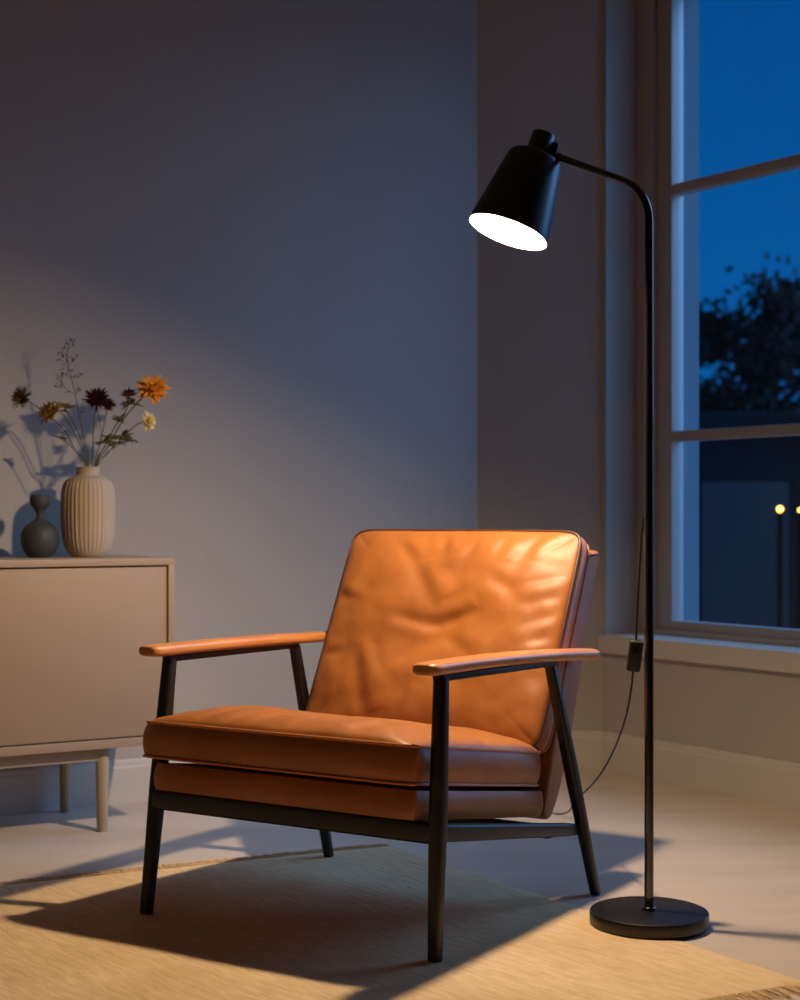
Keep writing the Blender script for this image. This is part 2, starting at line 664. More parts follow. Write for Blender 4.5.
# ------------------------------------------------------------------ armchair
TH = math.atan2(-0.528, 0.849)
chair = thing('leather_armchair', 'cognac leather lounge armchair with black frame and wooden armrests on the rug', 'armchair',
              (-0.2215, 2.94, 0.0048), TH)


def pillow(hw, hl, T, crown, p=9.0, N=84, dents=None, notch=None, bottom_crown=0.0, bulge=0.006, q=4.0):
    """boxed cushion in local x,y,z. Returns bm, top seam loop, bottom seam loop"""
    bm = bmesh.new()

    def xy(u, v):
        m_ = max(abs(u), abs(v))
        if m_ > 1e-6:
            k = m_ / ((abs(u) ** p + abs(v) ** p) ** (1 / p))
        else:
            k = 1
        k = 1 + (k - 1) * m_ ** 3
        uu, vv = u * k, v * k
        x, y = uu * hw, vv * hl
        if notch:
            x = uu * notch(y)
        return x, y, uu, vv

    def warp(i):
        # denser samples near the edges
        t = -1 + 2 * i / N
        return math.sin(t * PI / 2) * 0.55 + t * 0.45

    W = [warp(i) for i in range(N + 1)]
    top, bot = {}, {}
    for i in range(N + 1):
        for j in range(N + 1):
            u, v = W[i], W[j]
            x, y, uu, vv = xy(u, v)
            w = max(0.0, (1 - abs(u) ** q) * (1 - abs(v) ** q)) ** 0.55
            z = T / 2 + crown * w
            if dents:
                z += dents(u, v, w)
            top[i, j] = bm.verts.new((x, y, z))
            if i in (0, N) or j in (0, N):
                pass
            bot[i, j] = bm.verts.new((x, y, -T / 2 - bottom_crown * w))
    for i in range(N):
        for j in range(N):
            bm.faces.new((top[i, j], top[i + 1, j], top[i + 1, j + 1], top[i, j + 1]))
            bm.faces.new((bot[i, j], bot[i, j + 1], bot[i + 1, j + 1], bot[i + 1, j]))
    idx = [(i, 0) for i in range(N)] + [(N, j) for j in range(N)] + [(i, N) for i in range(N, 0, -1)] + [(0, j) for j in range(N, 0, -1)]
    tl = [top[k] for k in idx]
    bl = [bot[k] for k in idx]
    n = len(idx)
    prev = tl
    rows = 7
    for r in range(1, rows + 1):
        f = r / rows
        if r == rows:
            cur = bl
        else:
            cur = []
            for a, (t_, b_) in enumerate(zip(tl, bl)):
                co = t_.co.lerp(b_.co, f)
                dirn = Vector((t_.co.x / hw, t_.co.y / hl, 0))
                dirn = Vector((math.copysign(abs(dirn.x) ** 7, dirn.x), math.copysign(abs(dirn.y) ** 7, dirn.y), 0)).normalized()
                wob = 1 + 0.35 * noise.noise(Vector((co.x * 9, co.y * 9, f * 2)))
                co = co + dirn * (bulge * 4 * f * (1 - f) * wob)
                cur.append(bm.verts.new(co))
        for a in range(n):
            k = (a + 1) % n
            bm.faces.new((prev[a], prev[k], cur[k], cur[a]))
        prev = cur
    return bm, [v.co.copy() for v in tl], [v.co.copy() for v in bl]


def creases(lst):
    """lst of (x0,y0,x1,y1,width,depth) in uv; returns function"""
    def f(u, v):
        s = 0.0
        for x0, y0, x1, y1, w, d in lst:
            dx, dy = x1 - x0, y1 - y0
            L2 = dx * dx + dy * dy
            t = ((u - x0) * dx + (v - y0) * dy) / L2
            tc_ = max(0.0, min(1.0, t))
            ex = u - x0 - tc_ * dx
            ey = v - y0 - tc_ * dy
            # signed side distance gives an asymmetric fold
            dist = math.sqrt(ex * ex + ey * ey)
            side = (ex * -dy + ey * dx) / math.sqrt(L2)
            fade = 1.0 - 0.6 * abs(2 * tc_ - 1) ** 2
            g1 = math.exp(-(dist / w) ** 2)
            g2 = math.exp(-(((side - 1.7 * w)) / (1.3 * w)) ** 2) * math.exp(-(max(0, dist - abs(side)) / w) ** 2)
            s += d * fade * (-g1 + 0.7 * g2 * (1 if 0 <= t <= 1 else math.exp(-(dist / w) ** 2)))
        return s
    return f


seat_cr = creases([
    (-0.55, -0.97, -0.50, -0.62, .045, .0035), (-0.36, -0.97, -0.26, -0.58, .05, .0045), (-0.18, -0.98, -0.05, -0.60, .045, .004),
    (0.10, -0.98, 0.24, -0.66, .04, .003), (0.97, -0.55, 0.66, -0.40, .05, .003), (0.55, -0.97, 0.70, -0.60, .06, .004),
    (-0.97, -0.2, -0.6, -0.1, .06, .003), (0.97, 0.1, 0.7, 0.2, .06, .003)])


def seat_d(u, v, w):
    k = min(1.0, w * 1.6)
    n = noise.noise(Vector((u * 1.5, v * 1.3, 1.0))) * 0.010 + noise.noise(Vector((u * 4.5, v * 3.4, 5.0))) * 0.0035
    dip = -0.008 * math.exp(-((u / .7) ** 2 + ((v - .1) / .6) ** 2))
    return (n + seat_cr(u, v) + dip) * k


back_cr = creases([
    (-0.05, 0.02, 0.34, 0.16, .060, .0075), (0.02, 0.02, -0.42, 0.10, .06, .006), (-0.30, 0.60, -0.05, 0.22, .07, .008),
    (0.10, 0.55, 0.20, 0.85, .05, .005), (-0.52, 0.85, -0.30, 0.62, .06, .005), (0.05, -0.05, -0.32, -0.40, .07, .006),
    (0.15, -0.10, 0.42, -0.30, .07, .005), (-0.62, -0.25, -0.45, -0.85, .07, .006), (-0.35, -0.45, -0.52, -0.10, .06, .0045),
    (-0.10, -0.55, -0.20, -0.95, .06, .005), (0.96, 0.55, 0.62, 0.40, .045, 0.0030), (0.97, 0.36, 0.66, 0.22, .045, 0.0025),
    (0.97, 0.18, 0.70, 0.02, .045, 0.0025), (0.97, -0.02, 0.72, -0.14, .045, 0.0025), (0.97, -0.25, 0.72, -0.32, .045, 0.0025),
    (0.45, 0.95, 0.40, 0.66, .05, .005), (0.70, 0.96, 0.62, 0.72, .05, .004), (-0.15, 0.97, -0.05, 0.70, .05, .0045),
    (-0.96, 0.3, -0.7, 0.22, .05, .004), (-0.96, -0.3, -0.75, -0.28, .05, .004), (0.40, 0.50, 0.64, 0.30, .07, .0045)])


def back_d(u, v, w):
    k = min(1.0, w * 1.8)
    n = noise.noise(Vector((u * 1.6 + 4, v * 1.5, 2.0))) * 0.009 + noise.noise(Vector((u * 3.6, v * 3.0, 7.0))) * 0.006 + noise.noise(Vector((u * 8, v * 6.5, 3.0))) * 0.0016
    dip = -0.016 * math.exp(-((u / .35) ** 2 + ((v - .02) / .3) ** 2))
    return (n + back_cr(u, v) * .75 + dip) * k


SL = -0.153
phi = math.atan(SL)


def place(bm, M):
    bmesh.ops.transform(bm, matrix=M, verts=bm.verts[:])


def tnotch(front, full, inner, yc):
    # yc: local y (from cushion centre) where the cushion steps in behind the front legs
    def f(y):
        return full + (inner - full) * sstep(yc - .010, yc + .008, y)
    return f


# legs
LEGM = M_frameblk


def leg(p0, p1, w, name='leg'):
    bm = bmesh.new()
    prof = [(0, .86, .86), (.008, .92, .92), (.25, 1.04, 1.04), (.5, 1.2, 1.2), (.75, 1.12, 1.12), (.99, 1.0, 1.0), (1, .95, .95)]
    add_bar(bm, p0, p1, w, w, up=(0, 1, 0), p=3.2, prof=prof, n=24)
    return link(name, bm, LEGM, chair)


leg((-.323, -.020, 0), (-.330, .060, .502), .026)
leg((.334, 0, 0), (.331, .028, .502), .026)
leg((-.306, .598, 0), (-.322, .484, .498), .023)
leg((.366, .612, -.004), (.326, .478, .490), .023)

# side rails, front and rear rails
for sx in (-1, 1):
    bm = bmesh.new()
    add_bar(bm, (sx * .329, .008, .226), (.343 if sx > 0 else -.318, 0.575, .137), .022, .034, .022, .026, p=4,
            prof=[(0, 1, 1), (.9, 1, 1), (.985, .9, .85), (1, .6, .5)])
    link('side_rail', bm, LEGM, chair)
bm = bmesh.new()
add_bar(bm, (-.325, .010, .225), (.325, .010, .226), .024, .041, p=5)
link('front_rail', bm, LEGM, chair)
bm = bmesh.new()
add_bar(bm, (-.320, .470, .148), (.332, .470, .148), .024, .026, p=5)
link('rear_rail', bm, LEGM, chair)

# metal bars under the armrests and the wooden armrests
for sx, t0, t1 in ((-1, .050, .492), (1, .018, .486)):
    bm = bmesh.new()
    add_bar(bm, (sx * .330, t0 + .0, .503), (sx * .326, t1, .500 if sx < 0 else .4925), .024, .014, p=6)
    link('arm_rail', bm, LEGM, chair)
    bm = bmesh.new()
    rings = []
    NS = 44
    for i in range(NS + 1):
        f = i / NS
        f2 = 0.5 - 0.5 * math.cos(f * PI)
        ta, tb_ = (-.012, .660) if sx < 0 else (-.040, .672)
        t = ta + (tb_ - ta) * f2
        z = .522 - (.014 if sx < 0 else .026) * max(0, (t + .04) / .71) ** 2
        # plan half width: rounded nose, broad middle, slightly narrower heel
        a = min(1.0, max(0.0, (t - ta) / .020))
        b = min(1.0, max(0.0, (tb_ - t) / .022))
        endf = math.sqrt(max(0, 1 - (1 - a) ** 2)) * math.sqrt(max(0, 1 - (1 - b) ** 2))
        w = (.052 + .008 * math.sin(PI * min(1, max(0, (t + .07) / .77))))
        w = max(.006, w * (0.55 + 0.45 * endf) if endf < 1 else w)
        th = .0245 * (0.60 + 0.40 * endf)
        cx = sx * (.331 - .002 * f2)
        rings.append([Vector((cx + x, t, z + y)) for x, y in sect(w, th, 24, 3.2)])
    loft(bm, rings)
    link('armrest', bm, M_wood, chair)

# upholstered base below the seat cushion
MB_ = Matrix.Translation((0, 0.245, 0.2775 + SL * 0.27)) @ Matrix.Rotation(phi, 4, 'X')
bmz, tl, bl = pillow(.311, .277, .052, .004, p=16, N=44, notch=tnotch(0, .311, .300, -.277 + .022), bulge=.006, bottom_crown=0.0)
place(bmz, MB_)
base = link('seat_base', bmz, M_leather, chair, angle=50)

# seat cushion
seat_c = Vector((0, 0.228, 0.3535 + SL * 0.275))
MS = Matrix.Translation(seat_c) @ Matrix.Rotation(phi, 4, 'X')
bmz, tl, bl = pillow(.323, .283, .067, .048, p=13, N=110, dents=seat_d, notch=tnotch(0, .323, .302, -.283 + .030), bulge=.008)
place(bmz, MS)
seat = link('seat_cushion', bmz, M_leather, chair, angle=50)
for loop_, nm in ((tl, 'top'), (bl, 'bottom')):
    bm = bmesh.new()
    pts = [MS @ (v + Vector((math.copysign(.0015, v.x), math.copysign(.0015, v.y), 0))) for v in loop_]
    add_tube(bm, pts, .0030, 8, closed=True)
    link('piping', bm, M_piping, seat)

# back shell
prof = [(.500, .178), (.512, .164), (.535, .160), (.556, .176), (.590, .225), (.637, .317), (.700, .485), (.758, .640), (.782, .700),
        (.780, .712), (.768, .717), (.715, .709), (.700, .696), (.618, .500), (.556, .330), (.520, .225)]
bm = bmesh.new()
rings = []
SXN = [(-.298, .84), (-.2975, .92), (-.294, .975), (-.287, 1.0), (-.15, 1.0), (0, 1.0), (.15, 1.0), (.287, 1.0), (.294, .975), (.2975, .92), (.298, .84)]
pv = smooth_path([(0, a, b) for a, b in prof + [prof[0]]], 3)[:-1]
cm = Vector((0, .645, .44))
npv = len(pv)
for s_, k in SXN:
    ring = []
    for i, v in enumerate(pv):
        tg = (pv[(i + 1) % npv] - pv[i - 1]).normalized()
        nr = Vector((0, tg.z, -tg.y))
        ring.append((v, nr))
    rings.append((s_, k, ring))
area = sum(pv[i].y * pv[(i + 1) % npv].z - pv[(i + 1) % npv].y * pv[i].z for i in range(npv))
sg = 1.0 if area > 0 else -1.0
RR = []
for s_, k, ring in rings:
    off = (1 - k) * .06
    RR.append([Vector((s_, v.y - sg * nr.y * off, v.z - sg * nr.z * off)) for v, nr in ring])
loft(bm, RR)
shell = link('back_shell', bm, M_leather, chair, angle=60)

# back cushion
w_ = Vector((0, .442, .897)).normalized()
nn = Vector((0, -.897, .442)).normalized()
bl0 = Vector((0, .478, .315))
HB = .247
cc = bl0 + w_ * HB - nn * .024
MBk = Matrix(((1, 0, 0, cc.x), (0, w_.y, nn.y, cc.y), (0, w_.z, nn.z, cc.z), (0, 0, 0, 1)))
bmz, tl, bl = pillow(.296, HB, .046, .038, p=17, N=130, dents=back_d, bulge=.007)
place(bmz, MBk)
backc = link('back_cushion', bmz, M_leather, chair, angle=50)
for loop_ in (tl, bl):
    bm = bmesh.new()
    pts = [MBk @ (v + Vector((math.copysign(.0015, v.x), math.copysign(.0015, v.y), 0))) for v in loop_]
    add_tube(bm, pts, .0034, 8, closed=True)
    link('piping', bm, M_pipedark if loop_ is tl else M_piping, backc)

# ------------------------------------------------------------------ floor lamp
LX, LY = 0.4847, 3.017
ZR = 0.0045
lamp = thing('floor_lamp', 'black arc floor lamp with lit cone shade and round base beside the armchair', 'floor lamp', (LX, LY, ZR))


def L(v):
    return Vector((v[0] - LX, v[1] - LY, v[2] - ZR))


bm = bmesh.new()
add_lathe(bm, [(.001, 0), (.110, 0), (.1142, .0018), (.115, .004), (.115, .0225), (.1138, .0252), (.111, .0265), (.001, .0268)], 96)
link('base', bm, M_lamp, lamp, angle=30)
bm = bmesh.new()
add_lathe(bm, [(.001, .026), (.0145, .026), (.0145, .0315), (.013, .0335), (.0105, .0345), (.0105, .037), (.001, .037)], 32)
link('collar', bm, M_pole, lamp)
A = Vector((-.348, -.105, -.932)).normalized()
Oc = P(508, 232, 3.095)
arm_end = P(559, 157, 3.088)
apex = Vector((LX, LY, EYE + (515 - 190) / F * LY))
d1 = (arm_end - apex).normalized()
pts = [Vector((LX, LY, ZR + .03)), Vector((LX, LY, .5)), Vector((LX, LY, 1.0))]
RB = .062
pa, pb = apex - Vector((0, 0, RB)), apex + d1 * RB
NB = 12
for i in range(NB + 1):
    t = i / NB
    pts.append(pa * (1 - t) ** 2 + apex * 2 * t * (1 - t) + pb * t * t)
pts.append(arm_end)
bm = bmesh.new()
rr = [.0090, .0090, .0088] + [.0084 - .0010 * i / NB for i in range(NB + 1)] + [.0070]
add_tube(bm, [L(p) for p in pts], rr, 20)
link('pole', bm, M_pole, lamp, angle=60)

# shade frame: local z = -A (towards the cap)
zc = -A
xc = (Vector((1, 0, 0)) - zc * zc.x).normalized()
yc = zc.cross(xc)
o0 = L(Oc)
MSH = Matrix(((xc.x, yc.x, zc.x, o0.x), (xc.y, yc.y, zc.y, o0.y), (xc.z, yc.z, zc.z, o0.z), (0, 0, 0, 1)))


def open_lathe(bm, prof, n, M, mi=0):
    R = []
    for r, z in prof:
        R.append([bm.verts.new(M @ Vector((r * math.cos(2 * PI * j / n), r * math.sin(2 * PI * j / n), z))) for j in range(n)])
    for i in range(len(R) - 1):
        for j in range(n):
            k = (j + 1) % n
            f = bm.faces.new((R[i][j], R[i][k], R[i + 1][k], R[i + 1][j]))
            f.material_index = mi
    return R


RO, RT, HS = .0835, .0555, .166
bm = bmesh.new()
outer = [(RO - .0022, -.0006), (RO, 0), (RO, .001), (RT + .0015, HS - .012), (RT - .001, HS - .005), (RT - .006, HS - .0008), (RT - .012, HS), (.001, HS)]
open_lathe(bm, outer, 72, MSH)
shade = link('lamp_shade', bm, M_lamp, lamp, angle=35)
bm = bmesh.new()
inner = [(RO - .0022, -.0006), (RO - .004, .004), (RT - .002, HS - .014), (RT - .010, HS - .005), (.001, HS - .004)]
open_lathe(bm, inner, 72, MSH)
link('shade_lining', bm, M_inner, shade, angle=35)
bm = bmesh.new()
add_lathe(bm, [(.001, HS - .004), (.0245, HS - .004), (.0245, HS + .046), (.0225, HS + .049), (.001, HS + .050)], 36, MSH)
link('socket_cap', bm, M_lamp, lamp, angle=35)
bm = bmesh.new()
add_box(bm, (.016, -.013, HS - .001), (.036, .013, HS + .038), .005, MSH, 3)
add_tube(bm, [MSH @ Vector((.030, 0, HS + .008)), L(arm_end)], .0085, 14)
link('swivel_joint', bm, M_lamp, lamp, angle=35)
bm = bmesh.new()
add_lathe(bm, [(.001, .066), (.0655, .066), (.0655, .068), (.001, .069)], 64, MSH)
link('diffuser', bm, M_bulb, lamp)

sp = bpy.data.lights.new('lamp_light', 'POINT')
sp.energy = LAMP_W
sp.color = LAMP_COL
sp.shadow_soft_size = 0.030
so = bpy.data.objects.new('lamp_light', sp)
COL.objects.link(so)
so.location = Oc - A * 0.035

# cord with inline switch
cp = [P(648, 515, 3.012), P(643, 522, 3.03), P(640, 560, 3.04), P(637.5, 610, 3.05), P(636, 640, 3.055)]
cq = [P(633, 671, 3.06), P(631, 690, 3.08), P(625, 720, 3.16), P(612, 754, 3.36), P(596, 780, 3.62), P(576, 800, 3.93),
      Vector((.43, 4.12, .006)), Vector((.30, 4.24, .004)), Vector((.12, 4.40, .004)), Vector((.02, 4.60, .004)), Vector((.03, 4.745, .02)), Vector((.03, 4.77, .20))]
bm = bmesh.new()
add_tube(bm, [L(p) for p in smooth_path(cp, 6)], .0021, 8)
add_tube(bm, [L(p) for p in smooth_path(cq, 8)], .0021, 8)
cord = link('power_cord', bm, M_cord, lamp)
bm = bmesh.new()
s0, s1 = P(636.8, 640, 3.055), P(632.8, 671, 3.06)
add_bar(bm, L(s0), L(s1), .020, .027, up=(1, 0, 0), p=6, prof=[(0, .7, .7), (.05, 1, 1), (.95, 1, 1), (1, .8, .8)])
sw = link('inline_switch', bm, M_cord, cord)
bm = bmesh.new()
mid = L(s0.lerp(s1, .35))
add_box(bm, (mid.x - .005, mid.y - .0125, mid.z - .008), (mid.x + .005, mid.y - .009, mid.z + .008), .0015)
link('switch_button', bm, M_lamp, sw)

# ------------------------------------------------------------------ sideboard
CA = math.atan2(.504, .864)
CX, CY = -.578, 3.980
cab = thing('sideboard', 'beige sideboard with flat doors and round legs against the back wall', 'sideboard', (CX, CY, 0), CA)
CW, CD, CZ0, CZ1 = 1.56, .376, .214, .690
bm = bmesh.new()
add_box(bm, (-CW, 0, CZ1 - .018), (0, CD, CZ1), .0015)
add_box(bm, (-CW, 0, CZ0), (0, CD, CZ0 + .022), .0015)
add_box(bm, (-.017, .0005, CZ0 + .020), (-.0002, CD - .001, CZ1 - .016), .001)
add_box(bm, (-CW + .0002, .0005, CZ0 + .020), (-CW + .017, CD - .001, CZ1 - .016), .001)
add_box(bm, (-CW + .016, CD - .014, CZ0 + .020), (-.016, CD - .002, CZ1 - .016), 0)
add_box(bm, (-CW / 2 - .009, .03, CZ0 + .020), (-CW / 2 + .009, CD - .01, CZ1 - .016), 0)
link('body', bm, M_cab, cab)
for a, b in ((-CW / 2 + .0015, -.0205), (-CW + .0205, -CW / 2 - .0015)):
    bm = bmesh.new()
    add_box(bm, (a, .005, CZ0 + .0255), (b, .023, CZ1 - .0225), .0015)
    link('door', bm, M_cab, cab)
bm = bmesh.new()
add_box(bm, (-CW + .17, .030, CZ0 - .034), (-.17, .050, CZ0), .002)
add_box(bm, (-CW + .17, .325, CZ0 - .034), (-.17, .345, CZ0), .002)
add_box(bm, (-.19, .04, CZ0 - .034), (-.17, .335, CZ0), .002)
add_box(bm, (-CW + .17, .04, CZ0 - .034), (-CW + .19, .335, CZ0), .002)
link('base_rail', bm, M_cableg, cab)
for x in (-.180, -CW + .18):
    for y in (.040, .335):
        bm = bmesh.new()
        add_lathe(bm, [(.001, 0), (.0130, 0), (.0140, .0015), (.0165, .15), (.0175, CZ0), (.001, CZ0)], 28, Matrix.Translation((x, y, 0)))
        link('leg', bm, M_cableg, cab)

# ------------------------------------------------------------------ vases
VD = 4.071
vx, vy = (88 - 400) / F * VD, VD
vase = thing('ribbed_vase', 'cream ribbed ceramic vase holding dried flowers on the sideboard', 'vase', (vx, vy, CZ1))
VH = .236
rp_ = [(.001, 0), (.038, 0), (.045, .003), (.058, .022), (.0655, .050), (.0690, .085), (.0700, .120), (.0693, .155), (.0665, .180),
       (.0600, .197), (.0480, .207), (.0360, .212), (.0315, .216), (.0305, .221), (.0310, .231), (.0325, VH - .001), (.0315, VH),
       (.0285, VH - .001), (.0270, .222), (.0300, .205), (.0500, .18), (.055, .10), (.04, .02), (.001, .012)]
pp = [Vector((r, 0, z)) for r, z in rp_]
spp = [pp[0]] + smooth_path(pp[1:17], 3) + pp[17:]


def flute(a, z, r):
    if z > .214 or r < .034 or r > .0705:
        return 0.0
    k = sstep(.004, .03, z) * (1 - sstep(.190, .212, z))
    return -0.0024 * k * abs(math.cos(a * 18)) ** .7 + .001 * k


bm = bmesh.new()
add_lathe(bm, [(v.x, v.z) for v in spp], 240, flute=lambda a, z, r: flute(a, z, r))
link('vessel', bm, M_vase, vase, angle=60)

sx_, sy_ = (40 - 400) / F * 4.02, 4.02
dark = None
bm = bmesh.new()
pts = smooth_path([(.020, 0, 0), (.030, 0, .003), (.043, 0, .020), (.0495, 0, .047), (.043, 0, .074), (.026, 0, .090), (.0125, 0, .100), (.0095, 0, .110),
                   (.0130, 0, .122), (.0230, 0, .135), (.0265, 0, .148), (.0245, 0, .158), (.0205, 0, .162), (.017, 0, .1605)], 4)
add_lathe(bm, [(.001, 0)] + [(v.x, v.z) for v in pts] + [(.012, .150), (.001, .145)], 56)
dark = link('bulb_vase', bm, M_dark, angle=60)
dark.location = (sx_, sy_, CZ1)
tag(dark, 'small dark grey double-bulb ceramic vase left of the ribbed vase', 'vase')

# ------------------------------------------------------------------ dried flowers (each stem stands in the vase)
NECK = Vector((vx, vy, CZ1 + VH))
foot_n = [0]


def stem_pts(path, d0=VD, depths=None):
    """path: list of pixels from the vase mouth outwards"""
    n = len(path)
    out = []
    for i, (px, py) in enumerate(path):
        d = depths[i] if depths else d0
        out.append(P(px, py, d))
    a = out[0]
    # keep inside the neck
    foot = Vector((vx + (a.x - vx) * -.6, vy + (a.y - vy) * -.6, CZ1 + .016))
    return [foot, a] + out[1:]


def add_petal(bm, base, dirn, upn, Lp, wp, curl, nseg=4, cup=0.25):
    d = dirn.normalized()
    u = (upn - d * upn.dot(d))
    u = u.normalized() if u.length > 1e-6 else Vector((0, 0, 1))
    s = d.cross(u)
    rows = []
    for i in range(nseg + 1):
        f = i / nseg
        w = wp * (math.sin(PI * (0.18 + 0.80 * f)) ** .8) * (1 - .15 * f)
        c = base + d * (Lp * f) + u * (curl * Lp * f * f)
        rows.append([bm.verts.new(c - s * w * .5 + u * (cup * w)), bm.verts.new(c), bm.verts.new(c + s * w * .5 + u * (cup * w))])
    for i in range(nseg):
        for j in range(2):
            bm.faces.new((rows[i][j], rows[i][j + 1], rows[i + 1][j + 1], rows[i + 1][j]))


def head(bm, c, axis, r, rings_, rnd=.15, flat=1.0):
    """rings: list of (count, elevation deg from plane, length factor, width factor, curl)"""
    axis = axis.normalized()
    t = axis.orthogonal().normalized()
    b = axis.cross(t)
    for cnt, el, lf, wf, cu in rings_:
        ph = random.uniform(0, 2 * PI)
        for i in range(cnt):
            a = ph + 2 * PI * i / cnt + random.uniform(-.12, .12)
            e_ = math.radians(el + random.uniform(-8, 8))
            rad = t * math.cos(a) + b * math.sin(a)
            d = rad * math.cos(e_) + axis * math.sin(e_) * flat
            k = random.uniform(1 - rnd, 1 + rnd)
            add_petal(bm, c + d * r * .06, d, axis, r * lf * k, r * wf * k, cu)


def solid(o, th=.0005):
    md = o.modifiers.new('thickness', 'SOLIDIFY')
    md.thickness = th
    return o


def leaves(bm, spots, size):
    for c, n_ in spots:
        for i in range(n_):
            a = random.uniform(0, 2 * PI)
            d = Vector((math.cos(a), math.sin(a) * .8, random.uniform(-.3, .8)))
            add_petal(bm, c, d, Vector((0, 0, 1)), size * random.uniform(.7, 1.2), size * .55, random.uniform(-.4, .2))


def flower(name, label, path, r, axis, rings_, pm, sm=M_stem, dep=VD, leaf_at=(), srad=.0014, core=None, side=None, flat=1.0, leafsize=.02):
    fl = thing(name, label, 'flower', (vx, vy, CZ1 + .016), 0, 'dried flowers in the ribbed vase')
    off = Vector(fl.location)
    ds = [VD + (dep - VD) * i / max(1, len(path) - 1) for i in range(len(path))]
    pts = stem_pts(path, depths=ds)
    sm_p = smooth_path(pts, 6)
    bm = bmesh.new()
    add_tube(bm, [p - off for p in sm_p], srad, 6)
    for extra in (side or []):
        add_tube(bm, [p - off for p in smooth_path([P(a, b, dep) for a, b in extra], 5)], srad * .8, 6)
    link('stem', bm, sm, fl)
    c = pts[-1] - off
    bm = bmesh.new()
    head(bm, c, axis, r, rings_, flat=flat)
    solid(link('petals', bm, pm, fl))
    if core:
        bm = bmesh.new()
        bmesh.ops.create_icosphere(bm, subdivisions=2, radius=r * core[0], matrix=Matrix.Translation(c + axis.normalized() * r * .1))
        for v in bm.verts:
            v.co += (v.co - c) * .12 * noise.noise(v.co * 400)
        link('flower_centre', bm, core[1], fl)
    bm = bmesh.new()
    head(bm, c - axis.normalized() * r * .1, -axis, r, [(6, 30, .45, .28, -.3)])
    solid(link('sepals', bm, M_leaf, fl))
    if leaf_at:
        for a, b, n_ in leaf_at:
            bm = bmesh.new()
            leaves(bm, [(P(a, b, dep) - off, n_)], leafsize)
            solid(link('leaf_cluster', bm, M_leaf, fl))
    return fl


POM = [(14, -35, .85, .22, .2), (16, -5, 1.0, .22, .25), (16, 20, 1.0, .22, .2), (14, 42, .95, .2, .15), (10, 62, .85, .2, .1), (6, 80, .8, .2, 0)]
DAH = [(14, -8, 1.0, .36, .12), (14, 10, .95, .34, .2), (12, 28, .82, .3, .25), (10, 48, .62, .26, .25), (6, 68, .45, .2, .1)]
F_ = Vector
flower('flower', 'brown pompom flower on a long stem leaning far left in the vase',
       [(86, 467), (76, 452), (66, 433), (50, 416), (36, 406), (22, 398)], .0300, F_((-.75, -.5, .35)), POM, M_brownp, M_stemd, dep=4.03)
flower('flower', 'olive-yellow flower with drooping petals on the left side of the bouquet',
       [(87, 467), (80, 445), (70, 425), (60, 412), (50, 413)], .0330, F_((-.45, -.5, .55)), DAH, M_olive, M_stem, dep=4.02,
       core=(.25, M_brownp), leaf_at=((60, 438, 5),), leafsize=.022, side=[[(84, 462), (72, 447), (60, 438)]])
flower('flower', 'yellow-green flower seen edge-on just left of the vase centre',
       [(88, 467), (83, 446), (74, 424), (65, 408)], .0300, F_((.15, .0, .95)), [(14, 8, 1.0, .36, .25), (12, 30, .75, .3, .2), (8, 55, .5, .25, 0)], M_olive, M_stem,
       dep=4.09, srad=.0012, flat=.6, side=[[(50, 397), (42, 395), (33, 396)]] and None)
flower('flower', 'large dark maroon pompom flower upright above the vase centre',
       [(92, 467), (93, 445), (94, 420), (97, 400)], .0350, F_((-.05, -.6, .8)), POM, M_maroon, M_stem, dep=4.03, srad=.0015, flat=.8)
flower('flower', 'small maroon flower tucked right of the large maroon pompom',
       [(94, 467), (100, 445), (104, 425), (108, 405)], .0200, F_((.35, -.5, .5)), POM, M_maroon, M_stem, dep=4.05, srad=.0012,
       side=[[(99, 448), (101, 432), (98, 412)]])
flower('flower', 'brown flower with dark petals between the maroon and orange flowers',
       [(95, 467), (104, 448), (116, 425), (126, 410), (129, 396)], .0235, F_((.0, -.4, .9)),
       [(12, 5, .95, .3, .25), (12, 30, 1.0, .26, .1), (8, 55, .9, .22, 0)], M_brownp, M_stemd, dep=4.04,
       leaf_at=((127, 406, 9), (121, 418, 7), (118, 421, 6)), leafsize=.022)
flower('flower', 'large orange dahlia flower on the right side of the bouquet',
       [(96, 467), (106, 450), (122, 422), (138, 402), (153, 390)], .0430, F_((.15, -.75, .60)), DAH, M_orange, M_stem, dep=4.03, srad=.0017,
       core=(.2, M_orange), leaf_at=((111, 440, 7), (105, 443, 6), (132, 404, 4)), leafsize=.030)
flower('flower', 'pale yellow flower low on the right side of the bouquet',
       [(97, 467), (106, 455), (124, 436), (138, 424), (148, 421)], .0250, F_((.75, -.4, .1)), DAH, M_cream, M_stem, dep=4.05,
       leaf_at=((124, 437, 8), (131, 441, 7), (118, 444, 5)), leafsize=.030, side=[[(98, 465), (110, 450), (130, 440)]])

